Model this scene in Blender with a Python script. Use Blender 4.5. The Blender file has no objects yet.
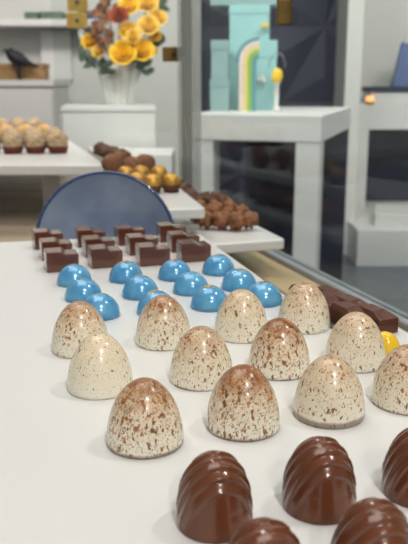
import bpy, bmesh, math, random
from mathutils import Vector, Matrix, noise as mn
random.seed(7)
C = bpy.context.scene
COL = C.collection
PI = math.pi
CAM_H = 0.13673
PITCH = math.atan(192 / 760.0)

# ------------------------------------------------------------------ helpers
def at(u, v, Y):
    """world point at distance Y seen along a bearing of the photograph"""
    c, s = math.cos(PITCH), math.sin(PITCH)
    a = (u - 204) / 760.0
    b = (272 - v) / 760.0
    t = Y / (c + b * s)
    return Vector((a * t, Y, CAM_H + (-s + b * c) * t))

def S(r, g, b):
    f = lambda x: (x / 12.92 if x <= .04045 else ((x + .055) / 1.055) ** 2.4)
    return (f(r / 255), f(g / 255), f(b / 255), 1)

def new_mat(name):
    m = bpy.data.materials.new(name)
    m.use_nodes = True
    nt = m.node_tree
    return m, nt, nt.nodes['Principled BSDF']

def N(nt, kind, **kw):
    n = nt.nodes.new(kind)
    for k, v in kw.items():
        if k in n.inputs.keys() if hasattr(n.inputs, 'keys') else False:
            n.inputs[k].default_value = v
        else:
            setattr(n, k, v)
    return n

def mat(name, col, rough=.5, metal=0, coat=0, spec=.5, var=.0, scale=40, bump=0, bscale=200, emit=None, es=0, crough=.05):
    """principled material with noise driven tone variation and bump"""
    m, nt, p = new_mat(name)
    p.inputs['Roughness'].default_value = rough
    p.inputs['Metallic'].default_value = metal
    p.inputs['Coat Weight'].default_value = coat
    p.inputs['Coat Roughness'].default_value = crough
    p.inputs['Specular IOR Level'].default_value = spec
    tc = N(nt, 'ShaderNodeTexCoord')
    nz = N(nt, 'ShaderNodeTexNoise')
    nz.inputs['Scale'].default_value = scale
    nz.inputs['Detail'].default_value = 4
    nt.links.new(tc.outputs['Object'], nz.inputs['Vector'])
    r = N(nt, 'ShaderNodeValToRGB')
    e = r.color_ramp.elements
    e[0].position = .3
    e[1].position = .7
    e[0].color = tuple(c * (1 - var) for c in col[:3]) + (1,)
    e[1].color = tuple(min(1, c * (1 + var)) for c in col[:3]) + (1,)
    nt.links.new(nz.outputs['Fac'], r.inputs['Fac'])
    nt.links.new(r.outputs['Color'], p.inputs['Base Color'])
    if bump:
        nb = N(nt, 'ShaderNodeTexNoise')
        nb.inputs['Scale'].default_value = bscale
        nb.inputs['Detail'].default_value = 3
        nt.links.new(tc.outputs['Object'], nb.inputs['Vector'])
        b = N(nt, 'ShaderNodeBump')
        b.inputs['Strength'].default_value = bump
        b.inputs['Distance'].default_value = .002
        nt.links.new(nb.outputs['Fac'], b.inputs['Height'])
        nt.links.new(b.outputs['Normal'], p.inputs['Normal'])
    if emit:
        p.inputs['Emission Color'].default_value = emit
        p.inputs['Emission Strength'].default_value = es
    return m

def obj(name, bm, m, parent=None, smooth=True, bevel=0, angle=None, matrix=None):
    bmesh.ops.recalc_face_normals(bm, faces=bm.faces)
    me = bpy.data.meshes.new(name)
    bm.to_mesh(me)
    bm.free()
    for p in me.polygons:
        p.use_smooth = smooth
    me.materials.append(m)
    o = bpy.data.objects.new(name, me)
    COL.objects.link(o)
    if parent:
        o.parent = parent
    if matrix is not None:
        o.matrix_local = matrix
    if bevel:
        b = o.modifiers.new('bevel', 'BEVEL')
        b.width = bevel
        b.segments = 3
        b.limit_method = 'ANGLE'
        b.angle_limit = .6
    if angle:
        me.set_sharp_from_angle(angle=angle)
    return o

def tag(o, label, cat, group=None, kind=None):
    if label: o['label'] = label
    if cat: o['category'] = cat
    if group: o['group'] = group
    if kind: o['kind'] = kind
    return o

def thing(name, label, cat, loc=(0, 0, 0), rz=0, group=None):
    o = bpy.data.objects.new(name, None)
    o.empty_display_size = .01
    COL.objects.link(o)
    o.location = loc
    o.rotation_euler = (0, 0, rz)
    return tag(o, label, cat, group)

def struct(name, bm, m, bevel=0):
    o = obj(name, bm, m, smooth=False, bevel=bevel)
    o['kind'] = 'structure'
    return o

def dup(root, loc, rz, label, group=None):
    r = root.copy()
    COL.objects.link(r)
    r.location = loc
    r.rotation_euler = (0, 0, rz)
    r['label'] = label
    if group: r['group'] = group
    for ch in list(root.children):
        c = ch.copy()
        COL.objects.link(c)
        c.parent = r
        for g in ch.children:
            d = g.copy()
            COL.objects.link(d)
            d.parent = c
    return r

def box(bm, x0, x1, y0, y1, z0, z1, M=None):
    vs = [bm.verts.new((x, y, z)) for z in (z0, z1) for x, y in ((x0, y0), (x1, y0), (x1, y1), (x0, y1))]
    for f in ((3, 2, 1, 0), (4, 5, 6, 7), (0, 1, 5, 4), (1, 2, 6, 5), (2, 3, 7, 6), (3, 0, 4, 7)):
        bm.faces.new([vs[i] for i in f])
    if M is not None:
        bmesh.ops.transform(bm, matrix=M, verts=vs)
    return bm

def B(*a, M=None):
    return box(bmesh.new(), *a, M=M)

def round_poly(pts, r, n=5):
    out = []
    k = len(pts)
    for i in range(k):
        p = Vector(pts[i]); a = (Vector(pts[i - 1]) - p).normalized(); b = (Vector(pts[(i + 1) % k]) - p).normalized()
        s, e = p + a * r, p + b * r
        for j in range(n + 1):
            t = j / n
            out.append(((1 - t) ** 2 * s + 2 * t * (1 - t) * p + t * t * e))
    return out

def slab(pts, z0, z1, r=0):
    bm = bmesh.new()
    if r: pts = round_poly([Vector(p) for p in pts], r)
    lo = [bm.verts.new((p[0], p[1], z0)) for p in pts]
    hi = [bm.verts.new((p[0], p[1], z1)) for p in pts]
    bm.faces.new(lo[::-1]); bm.faces.new(hi)
    k = len(pts)
    for i in range(k):
        bm.faces.new((lo[i], lo[(i + 1) % k], hi[(i + 1) % k], hi[i]))
    return bm

def lathe(prof, n=48, bm=None, fn=None):
    """prof: (r, z) from bottom to top; r==0 closes with one vertex"""
    bm = bm or bmesh.new()
    rings = []
    for r, z in prof:
        if r <= 1e-9:
            rings.append([bm.verts.new((0, 0, z))])
        else:
            ring = []
            for i in range(n):
                a = 2 * PI * i / n
                rr = fn(r, z, a) if fn else r
                ring.append(bm.verts.new((rr * math.cos(a), rr * math.sin(a), z)))
            rings.append(ring)
    for A, D in zip(rings, rings[1:]):
        if len(A) == 1 and len(D) == 1: continue
        for i in range(n):
            j = (i + 1) % n
            if len(A) == 1: bm.faces.new((A[0], D[j], D[i]))
            elif len(D) == 1: bm.faces.new((A[i], A[j], D[0]))
            else: bm.faces.new((A[i], A[j], D[j], D[i]))
    return bm

def tube(bm, pts, rad, n=8):
    pts = [Vector(p) for p in pts]
    rings = []
    for i, p in enumerate(pts):
        d = (pts[min(i + 1, len(pts) - 1)] - pts[max(i - 1, 0)]).normalized()
        up = Vector((0, 0, 1)) if abs(d.z) < .9 else Vector((1, 0, 0))
        x = d.cross(up).normalized(); y = d.cross(x)
        r = rad(i / (len(pts) - 1)) if callable(rad) else rad
        rings.append([bm.verts.new(p + x * r * math.cos(2 * PI * k / n) + y * r * math.sin(2 * PI * k / n)) for k in range(n)])
    for A, D in zip(rings, rings[1:]):
        for i in range(n):
            bm.faces.new((A[i], A[(i + 1) % n], D[(i + 1) % n], D[i]))
    bm.faces.new(rings[0][::-1]); bm.faces.new(rings[-1])
    return bm

def lump(r, amp, freq, seed, sub=3, sq=(1, 1, 1)):
    bm = bmesh.new()
    bmesh.ops.create_icosphere(bm, subdivisions=sub, radius=1)
    off = Vector((seed * 3.7, seed * 1.3, -seed * 2.1))
    for v in bm.verts:
        d = v.co.normalized()
        k = 1 + amp * mn.noise(d * freq + off) + amp * .5 * mn.noise(d * freq * 2.3 + off)
        v.co = Vector((d.x * sq[0], d.y * sq[1], d.z * sq[2])) * (r * k)
    lo = min(v.co.z for v in bm.verts)
    for v in bm.verts:
        v.co.z -= lo
        if v.co.z < r * .18: v.co.z = max(0, (v.co.z - r * .08) * 1.8)
    return bm

# ------------------------------------------------------------------ materials
M_TRAY = mat('white lacquer', (.70, .70, .685, 1), .28, var=.012, scale=6, coat=.15)
M_WHITE = mat('white painted wood', (.66, .66, .65, 1), .45, var=.02, scale=5)
M_WALLW = mat('off white wall', (.56, .56, .54, 1), .8, var=.03, scale=2)
M_WALLR = mat('white wall', (.66, .655, .63, 1), .8, var=.02, scale=2)
M_NAVY = mat('navy folded panel', S(46, 51, 70), .6, var=.05, scale=3)
M_CEIL = mat('ceiling white', (.75, .75, .74, 1), .8, var=.02, scale=2)
M_STEEL = mat('brushed rail metal', S(150, 156, 160), .35, metal=.0, var=.08, scale=30)
M_BRASS = mat('brushed brass', S(196, 158, 62), .38, metal=.75, var=.15, scale=60)
M_BRASSD = mat('dark brass', S(120, 96, 48), .45, metal=.6, var=.15, scale=60)
M_DARK = mat('dark screw', S(60, 48, 24), .5, var=.1)
M_DCHOC = mat('dark chocolate', S(98, 57, 40), .24, var=.14, scale=500, bump=.03, bscale=1200, coat=.8, crough=.1)
M_BAR = mat('bar chocolate', S(92, 53, 38), .3, var=.08, scale=300, bump=.05, bscale=900)
M_MILK = mat('glossy milk chocolate', S(110, 64, 40), .22, var=.06, scale=120, coat=.5, crough=.12)
M_GOLDLEAF = mat('gold leaf', S(226, 176, 84), .4, metal=.5, var=.3, scale=500)
M_YEL = mat('glossy yellow shell', S(238, 196, 40), .2, var=.06, scale=150, coat=.5)
M_CRUMB = mat('pale crumb coating', S(180, 156, 126), .9, var=.5, scale=240, bump=1, bscale=420)
M_CRUMB2 = mat('golden crumb coating', S(206, 165, 110), .9, var=.35, scale=240, bump=1, bscale=420)
M_CUP = mat('dark red paper cup', S(98, 40, 28), .7, var=.15, scale=80)
M_BCUP = mat('brown paper cup', S(84, 46, 30), .7, var=.15, scale=80)
M_GOLD = mat('gold dusted chocolate', S(188, 146, 70), .4, metal=.55, var=.25, scale=180, bump=.5, bscale=300)
M_OVAL = mat('cocoa dusted chocolate', S(122, 82, 54), .7, var=.25, scale=160, bump=.5, bscale=400)
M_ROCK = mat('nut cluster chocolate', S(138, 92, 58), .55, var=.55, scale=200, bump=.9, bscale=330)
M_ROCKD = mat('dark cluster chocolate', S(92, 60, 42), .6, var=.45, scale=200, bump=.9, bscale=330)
M_TEAL = mat('pale turquoise card', S(158, 202, 204), .6, var=.05, scale=14)
M_TEALG = mat('grey turquoise card', S(142, 172, 172), .6, var=.05, scale=14)
M_PINKW = mat('pinkish white ribbon', S(225, 205, 200), .6, var=.05)
M_CREAM = mat('cream yellow ribbon', S(222, 205, 130), .6, var=.05)
M_LIME = mat('lime ribbon', S(140, 180, 90), .6, var=.05)
M_DTEAL = mat('deep turquoise ribbon', S(96, 150, 158), .6, var=.05)
M_ROSE = mat('yellow petal', S(242, 202, 62), .6, var=.12, scale=60)
M_ROSE2 = mat('soft yellow petal', S(236, 202, 100), .6, var=.12, scale=60)
M_RUST = mat('rust brown leaf', S(138, 92, 62), .75, var=.35, scale=40)
M_RED = mat('red orange petal', S(170, 78, 42), .7, var=.25, scale=60)
M_LEAF = mat('dark green leaf', S(58, 78, 60), .6, var=.3, scale=40)
M_STEM = mat('green stem', S(70, 84, 52), .7, var=.2)
M_VASE = mat('matt white ceramic', (.76, .755, .73, 1), .6, var=.03)
M_BLACK = mat('matt black', S(24, 24, 28), .6, var=.1)
M_WOOD = mat('light brown wood', S(150, 118, 80), .6, var=.25, scale=20)
M_BLUE = mat('blue cover', S(54, 80, 128), .6, var=.1)
M_BLUEB = mat('mid blue card', S(96, 116, 158), .6, var=.06)
M_NAVYC = mat('navy card', S(46, 56, 78), .5, var=.06)
M_GREENB = mat('muted green cover', S(96, 112, 96), .7, var=.2)
M_CANDLE = mat('glowing orange wax', S(246, 170, 120), .5, emit=(1, .42, .16, 1), es=1.2)
M_WAX = mat('white wax', (.7, .69, .66, 1), .5, var=.03)
M_LEDGE = mat('tan ledge', S(186, 168, 132), .4, var=.12, scale=30)
M_WIRE = mat('thin silver wire', S(170, 172, 176), .3, metal=.8)
M_CAB = mat('pale grey cabinet front', (.50, .50, .485, 1), .6, var=.03, scale=3)
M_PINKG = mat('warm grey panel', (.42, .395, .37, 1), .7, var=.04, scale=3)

def wood_deck():
    m, nt, p = new_mat('grey brown wood grain')
    tc = N(nt, 'ShaderNodeTexCoord')
    mp = N(nt, 'ShaderNodeMapping')
    mp.inputs['Scale'].default_value = (1.2, 9, 9)
    mp.inputs['Rotation'].default_value = (0, 0, -.1)
    nz = N(nt, 'ShaderNodeTexNoise')
    nz.inputs['Scale'].default_value = 3.0
    nz.inputs['Detail'].default_value = 6
    r = N(nt, 'ShaderNodeValToRGB')
    r.color_ramp.elements[0].position = .35
    r.color_ramp.elements[1].position = .68
    r.color_ramp.elements[0].color = S(118, 104, 86)
    r.color_ramp.elements[1].color = S(176, 164, 144)
    nt.links.new(tc.outputs['Object'], mp.inputs['Vector'])
    nt.links.new(mp.outputs['Vector'], nz.inputs['Vector'])
    nt.links.new(nz.outputs['Fac'], r.inputs['Fac'])
    nt.links.new(r.outputs['Color'], p.inputs['Base Color'])
    p.inputs['Roughness'].default_value = .38
    return m
M_DECK = wood_deck()

def floor_mat():
    m, nt, p = new_mat('slate floor')
    tc = N(nt, 'ShaderNodeTexCoord')
    br = N(nt, 'ShaderNodeTexBrick')
    br.offset = 0
    br.inputs['Scale'].default_value = 1.0
    br.inputs['Color1'].default_value = S(96, 104, 114)
    br.inputs['Color2'].default_value = S(101, 109, 119)
    br.inputs['Mortar'].default_value = S(70, 76, 86)
    br.inputs['Mortar Size'].default_value = .006
    br.inputs['Brick Width'].default_value = .6
    br.inputs['Row Height'].default_value = .6
    nt.links.new(tc.outputs['Object'], br.inputs['Vector'])
    nt.links.new(br.outputs['Color'], p.inputs['Base Color'])
    p.inputs['Roughness'].default_value = .3
    return m
M_FLOOR = floor_mat()

def glass_mat(name='clear pane glass', tint=(.93, .96, .95, 1), strength=1.0):
    m = bpy.data.materials.new(name)
    m.use_nodes = True
    nt = m.node_tree
    nt.nodes.clear()
    out = N(nt, 'ShaderNodeOutputMaterial')
    mix = N(nt, 'ShaderNodeMixShader')
    tr = N(nt, 'ShaderNodeBsdfTransparent')
    tr.inputs['Color'].default_value = tint
    gl = N(nt, 'ShaderNodeBsdfGlossy')
    gl.inputs['Roughness'].default_value = .015
    lw = N(nt, 'ShaderNodeLayerWeight')
    lw.inputs['Blend'].default_value = .5
    pw = N(nt, 'ShaderNodeMath', operation='POWER')
    pw.inputs[1].default_value = 5
    ml = N(nt, 'ShaderNodeMath', operation='MULTIPLY_ADD')
    ml.inputs[1].default_value = .9 * strength
    ml.inputs[2].default_value = .04 * strength
    nt.links.new(lw.outputs['Facing'], pw.inputs[0])
    nt.links.new(pw.outputs[0], ml.inputs[0])
    nt.links.new(ml.outputs[0], mix.inputs[0])
    nt.links.new(tr.outputs[0], mix.inputs[1])
    nt.links.new(gl.outputs[0], mix.inputs[2])
    nt.links.new(mix.outputs[0], out.inputs[0])
    return m
M_GLASS = glass_mat(strength=.56)
M_GLASSB = glass_mat('clear far pane glass', (.95, .97, .96, 1), .16)
M_GEDGE = mat('pale green glass edge', S(150, 158, 152), .25, var=.08, scale=12)

def joint_mat():
    m, nt, p = new_mat('frosted glass strip')
    p.inputs['Base Color'].default_value = S(168, 174, 170)
    p.inputs['Roughness'].default_value = .3
    nz = N(nt, 'ShaderNodeTexNoise')
    nz.inputs['Scale'].default_value = 4
    mr = N(nt, 'ShaderNodeMapRange')
    mr.inputs['To Min'].default_value = .32
    mr.inputs['To Max'].default_value = .5
    nt.links.new(nz.outputs['Fac'], mr.inputs['Value'])
    nt.links.new(mr.outputs[0], p.inputs['Alpha'])
    return m
M_JOINT = joint_mat()

def egg_mat():
    """cream shell with chocolate speckle; object colour: r speckle amount, g brown cap, b brown foot"""
    m, nt, p = new_mat('speckled cream shell')
    L = nt.links.new
    tc = N(nt, 'ShaderNodeTexCoord')
    oi = N(nt, 'ShaderNodeObjectInfo')
    sep = N(nt, 'ShaderNodeSeparateColor')
    L(oi.outputs['Color'], sep.inputs[0])
    rv = N(nt, 'ShaderNodeMath', operation='MULTIPLY'); rv.inputs[1].default_value = 37.0
    L(oi.outputs['Random'], rv.inputs[0])
    def noise(scale, detail, zs=1.0, rough=.5):
        mp = N(nt, 'ShaderNodeMapping')
        mp.inputs['Scale'].default_value = (1, 1, zs)
        L(tc.outputs['Object'], mp.inputs['Vector'])
        n = N(nt, 'ShaderNodeTexNoise', noise_dimensions='4D')
        n.inputs['Scale'].default_value = scale
        n.inputs['Detail'].default_value = detail
        n.inputs['Roughness'].default_value = rough
        L(mp.outputs[0], n.inputs['Vector'])
        L(rv.outputs[0], n.inputs['W'])
        return n.outputs['Fac']
    sx = N(nt, 'ShaderNodeSeparateXYZ')
    L(tc.outputs['Object'], sx.inputs[0])
    hgt = N(nt, 'ShaderNodeMapRange'); hgt.inputs['From Max'].default_value = .0262
    L(sx.outputs['Z'], hgt.inputs['Value'])
    def math(op, a, b=None, c=None, clamp=False):
        n = N(nt, 'ShaderNodeMath', operation=op); n.use_clamp = clamp
        for i, x in enumerate((a, b, c)):
            if x is None: continue
            if isinstance(x, (int, float)): n.inputs[i].default_value = x
            else: L(x, n.inputs[i])
        return n.outputs[0]
    def spots(scale, zs, base, gain, width, detail=1.5):
        f = noise(scale, detail, zs)
        # threshold falls with height and with the speckle amount
        hh = math('MULTIPLY_ADD', hgt.outputs[0], -.05, base)
        th = math('MULTIPLY_ADD', sep.outputs['Red'], -gain, hh)
        d = math('SUBTRACT', f, th)
        return math('MULTIPLY', d, 1 / width, clamp=True)
    s1 = spots(700, .6, .692, .12, .05)
    s2 = spots(1500, .8, .668, .10, .05)
    s3 = spots(360, .55, .755, .12, .05)
    sp = math('MAXIMUM', math('MAXIMUM', s1, math('MULTIPLY', s2, .8)), s3)
    # soft brown cap
    big = noise(190, 4)
    cap = math('MULTIPLY_ADD', math('SUBTRACT', hgt.outputs[0], .60), 2.3, math('MULTIPLY', math('SUBTRACT', big, .5), 2.2))
    cap = math('MULTIPLY', math('MULTIPLY', cap, sep.outputs['Green'], clamp=True), .92)
    haze = math('MULTIPLY', math('MULTIPLY_ADD', hgt.outputs[0], .75, math('SUBTRACT', noise(420, 3), .68), clamp=True), math('MULTIPLY', sep.outputs['Red'], 1.15))
    base = N(nt, 'ShaderNodeValToRGB')
    base.color_ramp.elements[0].color = S(236, 231, 214)
    base.color_ramp.elements[1].color = S(230, 217, 188)
    L(hgt.outputs[0], base.inputs['Fac'])
    def mixc(fac, a, col):
        n = N(nt, 'ShaderNodeMix', data_type='RGBA')
        L(fac, n.inputs['Factor'])
        L(a, n.inputs[6]); n.inputs[7].default_value = col
        return n.outputs[2]
    c1 = mixc(haze, base.outputs['Color'], S(180, 118, 46))
    c2 = mixc(cap, c1, S(128, 68, 18))
    spc = N(nt, 'ShaderNodeValToRGB')
    spc.color_ramp.elements[0].position = .35; spc.color_ramp.elements[1].position = .65
    spc.color_ramp.elements[0].color = S(102, 55, 12)
    spc.color_ramp.elements[1].color = S(172, 104, 34)
    L(noise(300, 2), spc.inputs['Fac'])
    n3 = N(nt, 'ShaderNodeMix', data_type='RGBA')
    L(math('MULTIPLY', sp, .92), n3.inputs['Factor'])
    L(c2, n3.inputs[6]); L(spc.outputs['Color'], n3.inputs[7])
    # foot: thin brown line, wavy
    w = math('MULTIPLY_ADD', noise(160, 3), .0030, math('MULTIPLY_ADD', sep.outputs['Blue'], .0040, -.0012))
    foot = math('MULTIPLY', math('SUBTRACT', w, sx.outputs['Z']), 900, clamp=True)
    c4 = mixc(math('MULTIPLY', foot, .72), n3.outputs[2], S(112, 80, 66))
    L(c4, p.inputs['Base Color'])
    p.inputs['Roughness'].default_value = .3
    p.inputs['Coat Weight'].default_value = .35
    p.inputs['Coat Roughness'].default_value = .12
    p.inputs['Subsurface Weight'].default_value = .0
    return m
M_EGG = egg_mat()

def blue_mat():
    m, nt, p = new_mat('pearl blue shell')
    L = nt.links.new
    tc = N(nt, 'ShaderNodeTexCoord')
    oi = N(nt, 'ShaderNodeObjectInfo')
    nz = N(nt, 'ShaderNodeTexNoise', noise_dimensions='4D')
    nz.inputs['Scale'].default_value = 130
    nz.inputs['Detail'].default_value = 4
    m5 = N(nt, 'ShaderNodeMath', operation='MULTIPLY'); m5.inputs[1].default_value = 20
    L(oi.outputs['Random'], m5.inputs[0]); L(m5.outputs[0], nz.inputs['W'])
    L(tc.outputs['Object'], nz.inputs['Vector'])
    r = N(nt, 'ShaderNodeValToRGB')
    r.color_ramp.elements[0].position = .3; r.color_ramp.elements[1].position = .72
    r.color_ramp.elements[0].color = S(74, 144, 190)
    r.color_ramp.elements[1].color = S(116, 180, 214)
    L(nz.outputs['Fac'], r.inputs['Fac'])
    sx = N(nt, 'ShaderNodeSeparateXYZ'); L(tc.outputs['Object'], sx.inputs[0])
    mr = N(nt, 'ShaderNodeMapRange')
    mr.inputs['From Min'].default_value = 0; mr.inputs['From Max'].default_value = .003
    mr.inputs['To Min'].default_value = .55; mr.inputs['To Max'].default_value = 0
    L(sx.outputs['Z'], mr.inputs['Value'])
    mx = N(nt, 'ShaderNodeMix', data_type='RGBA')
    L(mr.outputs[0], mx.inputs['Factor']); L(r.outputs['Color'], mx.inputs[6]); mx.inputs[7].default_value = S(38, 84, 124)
    # tiny bronze flecks
    n2 = N(nt, 'ShaderNodeTexNoise', noise_dimensions='4D'); n2.inputs['Scale'].default_value = 700; n2.inputs['Detail'].default_value = 1
    L(tc.outputs['Object'], n2.inputs['Vector']); L(m5.outputs[0], n2.inputs['W'])
    g = N(nt, 'ShaderNodeMapRange'); g.inputs['From Min'].default_value = .73; g.inputs['From Max'].default_value = .78
    L(n2.outputs['Fac'], g.inputs['Value'])
    m2 = N(nt, 'ShaderNodeMix', data_type='RGBA')
    L(g.outputs[0], m2.inputs['Factor']); L(mx.outputs[2], m2.inputs[6]); m2.inputs[7].default_value = S(120, 100, 70)
    L(m2.outputs[2], p.inputs['Base Color'])
    p.inputs['Roughness'].default_value = .22
    p.inputs['Metallic'].default_value = .12
    p.inputs['Coat Weight'].default_value = .6
    p.inputs['Coat Roughness'].default_value = .06
    return m
M_PEARL = blue_mat()

def plate_mat():
    m, nt, p = new_mat('blue glass')
    L = nt.links.new
    tc = N(nt, 'ShaderNodeTexCoord')
    nz = N(nt, 'ShaderNodeTexNoise'); nz.inputs['Scale'].default_value = 14; nz.inputs['Detail'].default_value = 3
    L(tc.outputs['Object'], nz.inputs['Vector'])
    r = N(nt, 'ShaderNodeValToRGB')
    r.color_ramp.elements[0].position = .3; r.color_ramp.elements[1].position = .7
    r.color_ramp.elements[0].color = S(108, 130, 166); r.color_ramp.elements[1].color = S(164, 178, 200)
    L(nz.outputs['Fac'], r.inputs['Fac']); L(r.outputs['Color'], p.inputs['Base Color'])
    p.inputs['Roughness'].default_value = .10
    p.inputs['Coat Weight'].default_value = .8
    p.inputs['Alpha'].default_value = .8
    return m
M_PLATE = plate_mat()
M_PRIM = mat('deep blue glass rim', S(56, 80, 128), .12, var=.08, coat=.5)

# ------------------------------------------------------------------ the room
FZ = -.92
CZ = 1.9
struct('floor', B(-4, 4, -3, 7, FZ - .05, FZ), M_FLOOR)
struct('ceiling', B(-4, 4, -3, 7, CZ, CZ + .05), M_CEIL)
struct('wall_left', B(-4.05, -4, -3, 7, FZ, CZ), M_WALLW)
struct('wall_right', B(4, 4.05, -3, 7, FZ, CZ), M_WALLR)
struct('wall_far', B(-4, -.02, 4.3, 4.4, FZ, CZ), M_WALLW)

def folded_wall():
    """navy wall of large shallow triangular pyramids"""
    bm = bmesh.new()
    x0, x1, y = -.02, .92, 5.0
    w, h, d = .52, .46, .045
    z = FZ
    row = 0
    while z < CZ:
        z1 = min(z + h, CZ)
        k = 0
        xs = x0 - (w / 2 if row % 2 else 0) - w
        while xs < x1 + w:
            for tri in (((xs, z), (xs + w, z), (xs + w / 2, z1)), ((xs + w / 2, z1), (xs + w, z), (xs + 1.5 * w, z1))):
                cx = sum(p[0] for p in tri) / 3; cz = sum(p[1] for p in tri) / 3
                cl = lambda x: min(max(x, x0), x1)
                a = [bm.verts.new((cl(p[0]), y, p[1])) for p in tri]
                c = bm.verts.new((cl(cx), y - d * (1 if k % 2 else .55), cz))
                k += 1
                for i in range(3):
                    try: bm.faces.new((a[i], a[(i + 1) % 3], c))
                    except ValueError: pass
            xs += w
        z = z1; row += 1
    bmesh.ops.dissolve_degenerate(bm, dist=1e-5, edges=bm.edges)
    return bm
struct('wall_navy', folded_wall(), M_NAVY)
struct('wall_back', B(.90, 4, 5.45, 5.55, FZ, CZ), M_WALLR)
struct('trim_1', B(.832, .925, 4.62, 5.45, FZ, CZ), M_WALLR)

# ------------------------------------------------------------------ display case
DECK = -.10
def gx(y): return .0016 - .344 * (y - 1.186)
case = thing('display_case', 'glass fronted display case with grey brown wooden deck under the white trays', 'display case', (0, 0, FZ))
M0 = Matrix.Translation((0, 0, -FZ))
def cp(name, bm, m, parent=case, **k):
    return obj(name, bm, m, parent, matrix=M0, **k)
cp('case_body', slab([(-1.3, .0), (gx(.0) + .012, .0), (gx(2.7) + .012, 2.7), (-1.3, 2.7)], FZ, DECK - .03), M_WHITE, smooth=False)
cp('deck', slab([(-1.3, .0), (gx(.0) + .012, .0), (gx(2.7) + .012, 2.7), (-1.3, 2.7)], DECK - .03, DECK), M_DECK, smooth=False)
g = .0045
cp('rail', slab([(gx(.0) - .010, .0), (gx(.0) + .010, .0), (gx(2.68) + .010, 2.68), (gx(2.68) - .010, 2.68)], DECK, -.072), M_STEEL, smooth=False, bevel=.002)
cp('inner_ledge', slab([(gx(.0) - .062, .0), (gx(.0) - .0105, .0), (gx(1.0) - .0105, 1.0), (gx(1.0) - .062, 1.0)], DECK, -.078), M_LEDGE, smooth=False, bevel=.002)
GT = .62
def pane(y0, y1): return slab([(gx(y0) - g / 2, y0), (gx(y0) + g / 2, y0), (gx(y1) + g / 2, y1), (gx(y1) - g / 2, y1)], -.072, GT)
cp('glass_pane', pane(.02, 1.262), M_GLASS, smooth=False)
cp('glass_pane', pane(1.290, 2.66), M_GLASSB, smooth=False)
cp('glass_joint', slab([(gx(1.19) - .006, 1.19), (gx(1.19) - .0045, 1.19), (gx(1.30) - .0045, 1.30), (gx(1.30) - .006, 1.30)], -.072, GT), M_JOINT, smooth=False)
cp('glass_edge', slab([(gx(1.264) - .004, 1.264), (gx(1.264) + .006, 1.264), (gx(1.288) + .006, 1.288), (gx(1.288) - .004, 1.288)], -.072, GT), M_GEDGE, smooth=False)

def clamp(u0, u1, v0, v1, Y, m, screw=True):
    c = at((u0 + u1) / 2, (v0 + v1) / 2, Y)
    s = Y / 760.0
    hw, hh = (u1 - u0) / 2 * s, (v1 - v0) / 2 * s
    o = cp('clamp', B(c.x - hw, c.x + hw, c.y - .006, c.y + .006, c.z - hh, c.z + hh), m, smooth=False, bevel=.002)
    if screw:
        bm = lathe([(0, 0), (min(hw, hh) * .28, 0), (min(hw, hh) * .28, .002), (0, .002)], 16)
        bmesh.ops.transform(bm, matrix=Matrix.Translation((c.x, c.y - .006, c.z)) @ Matrix.Rotation(PI / 2, 4, 'X'), verts=bm.verts)
        obj('screw', bm, M_DARK, o)
clamp(67.5, 87, 13.5, 27.5, 2.36, M_BRASS)
clamp(68, 87, -6, 10.5, 2.36, M_BRASS)
clamp(163, 185, 47.5, 61, 1.357, M_BRASSD)
clamp(277, 291, 0, 24, .917, M_BRASSD, False)

# ------------------------------------------------------------------ trays
def tray(name, label, pts, z1, th, riser, rz0=DECK, r=.006):
    o = obj(name, slab(pts, z1 - th, z1, r), M_TRAY, smooth=False, bevel=.0022)
    tag(o, label, 'tray')
    obj('riser', slab(riser, rz0 + .0005, z1 - th), M_WHITE, o, smooth=False)
    return o
tray('chocolate_tray', 'large white tray in front carrying speckled eggs, blue domes and chocolate cubes',
     [(.172, .06), (-.004, .687), (-.40, .600), (-.30, .06)], 0, .012, [(.10, .10), (-.06, .58), (-.33, .54), (-.27, .10)], r=.008)
tray('chocolate_tray', 'narrow white tray strip at the right edge under the segmented chocolate bars',
     [(.176, .20), (.0895, .487), (.0585, .478), (.1415, .18)], 0, .012, [(.150, .21), (.092, .42), (.088, .418), (.141, .21)], r=.004)
tray('chocolate_tray', 'white tray behind the big one carrying brown nut clusters beside the glass',
     [(.091, .830), (-.032, 1.235), (-.06, 1.22), (-.085, .98), (-.04, .785)], -.035, .012, [(.03, .86), (-.03, 1.05), (-.055, .98), (-.02, .83)], r=.006)
tray('chocolate_tray', 'white tray behind the blue plate carrying gold truffles and brown ovals',
     [(.002, .830), (-.158, 1.62), (-.245, 1.62), (-.150, 1.24), (-.132, .800)], 0, .012, [(-.10, 1.02), (-.115, 1.16), (-.135, 1.16), (-.118, 1.02)], r=.006)
tray('chocolate_tray', 'white tray at far left carrying crumb coated truffles in red cups',
     [(-.160, 1.262), (-.400, 2.10), (-1.1, 2.10), (-1.0, 1.275)], 0, .017, [(-.264, 1.38), (-.272, 1.44), (-.302, 1.44), (-.294, 1.38)], r=.008)

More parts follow.
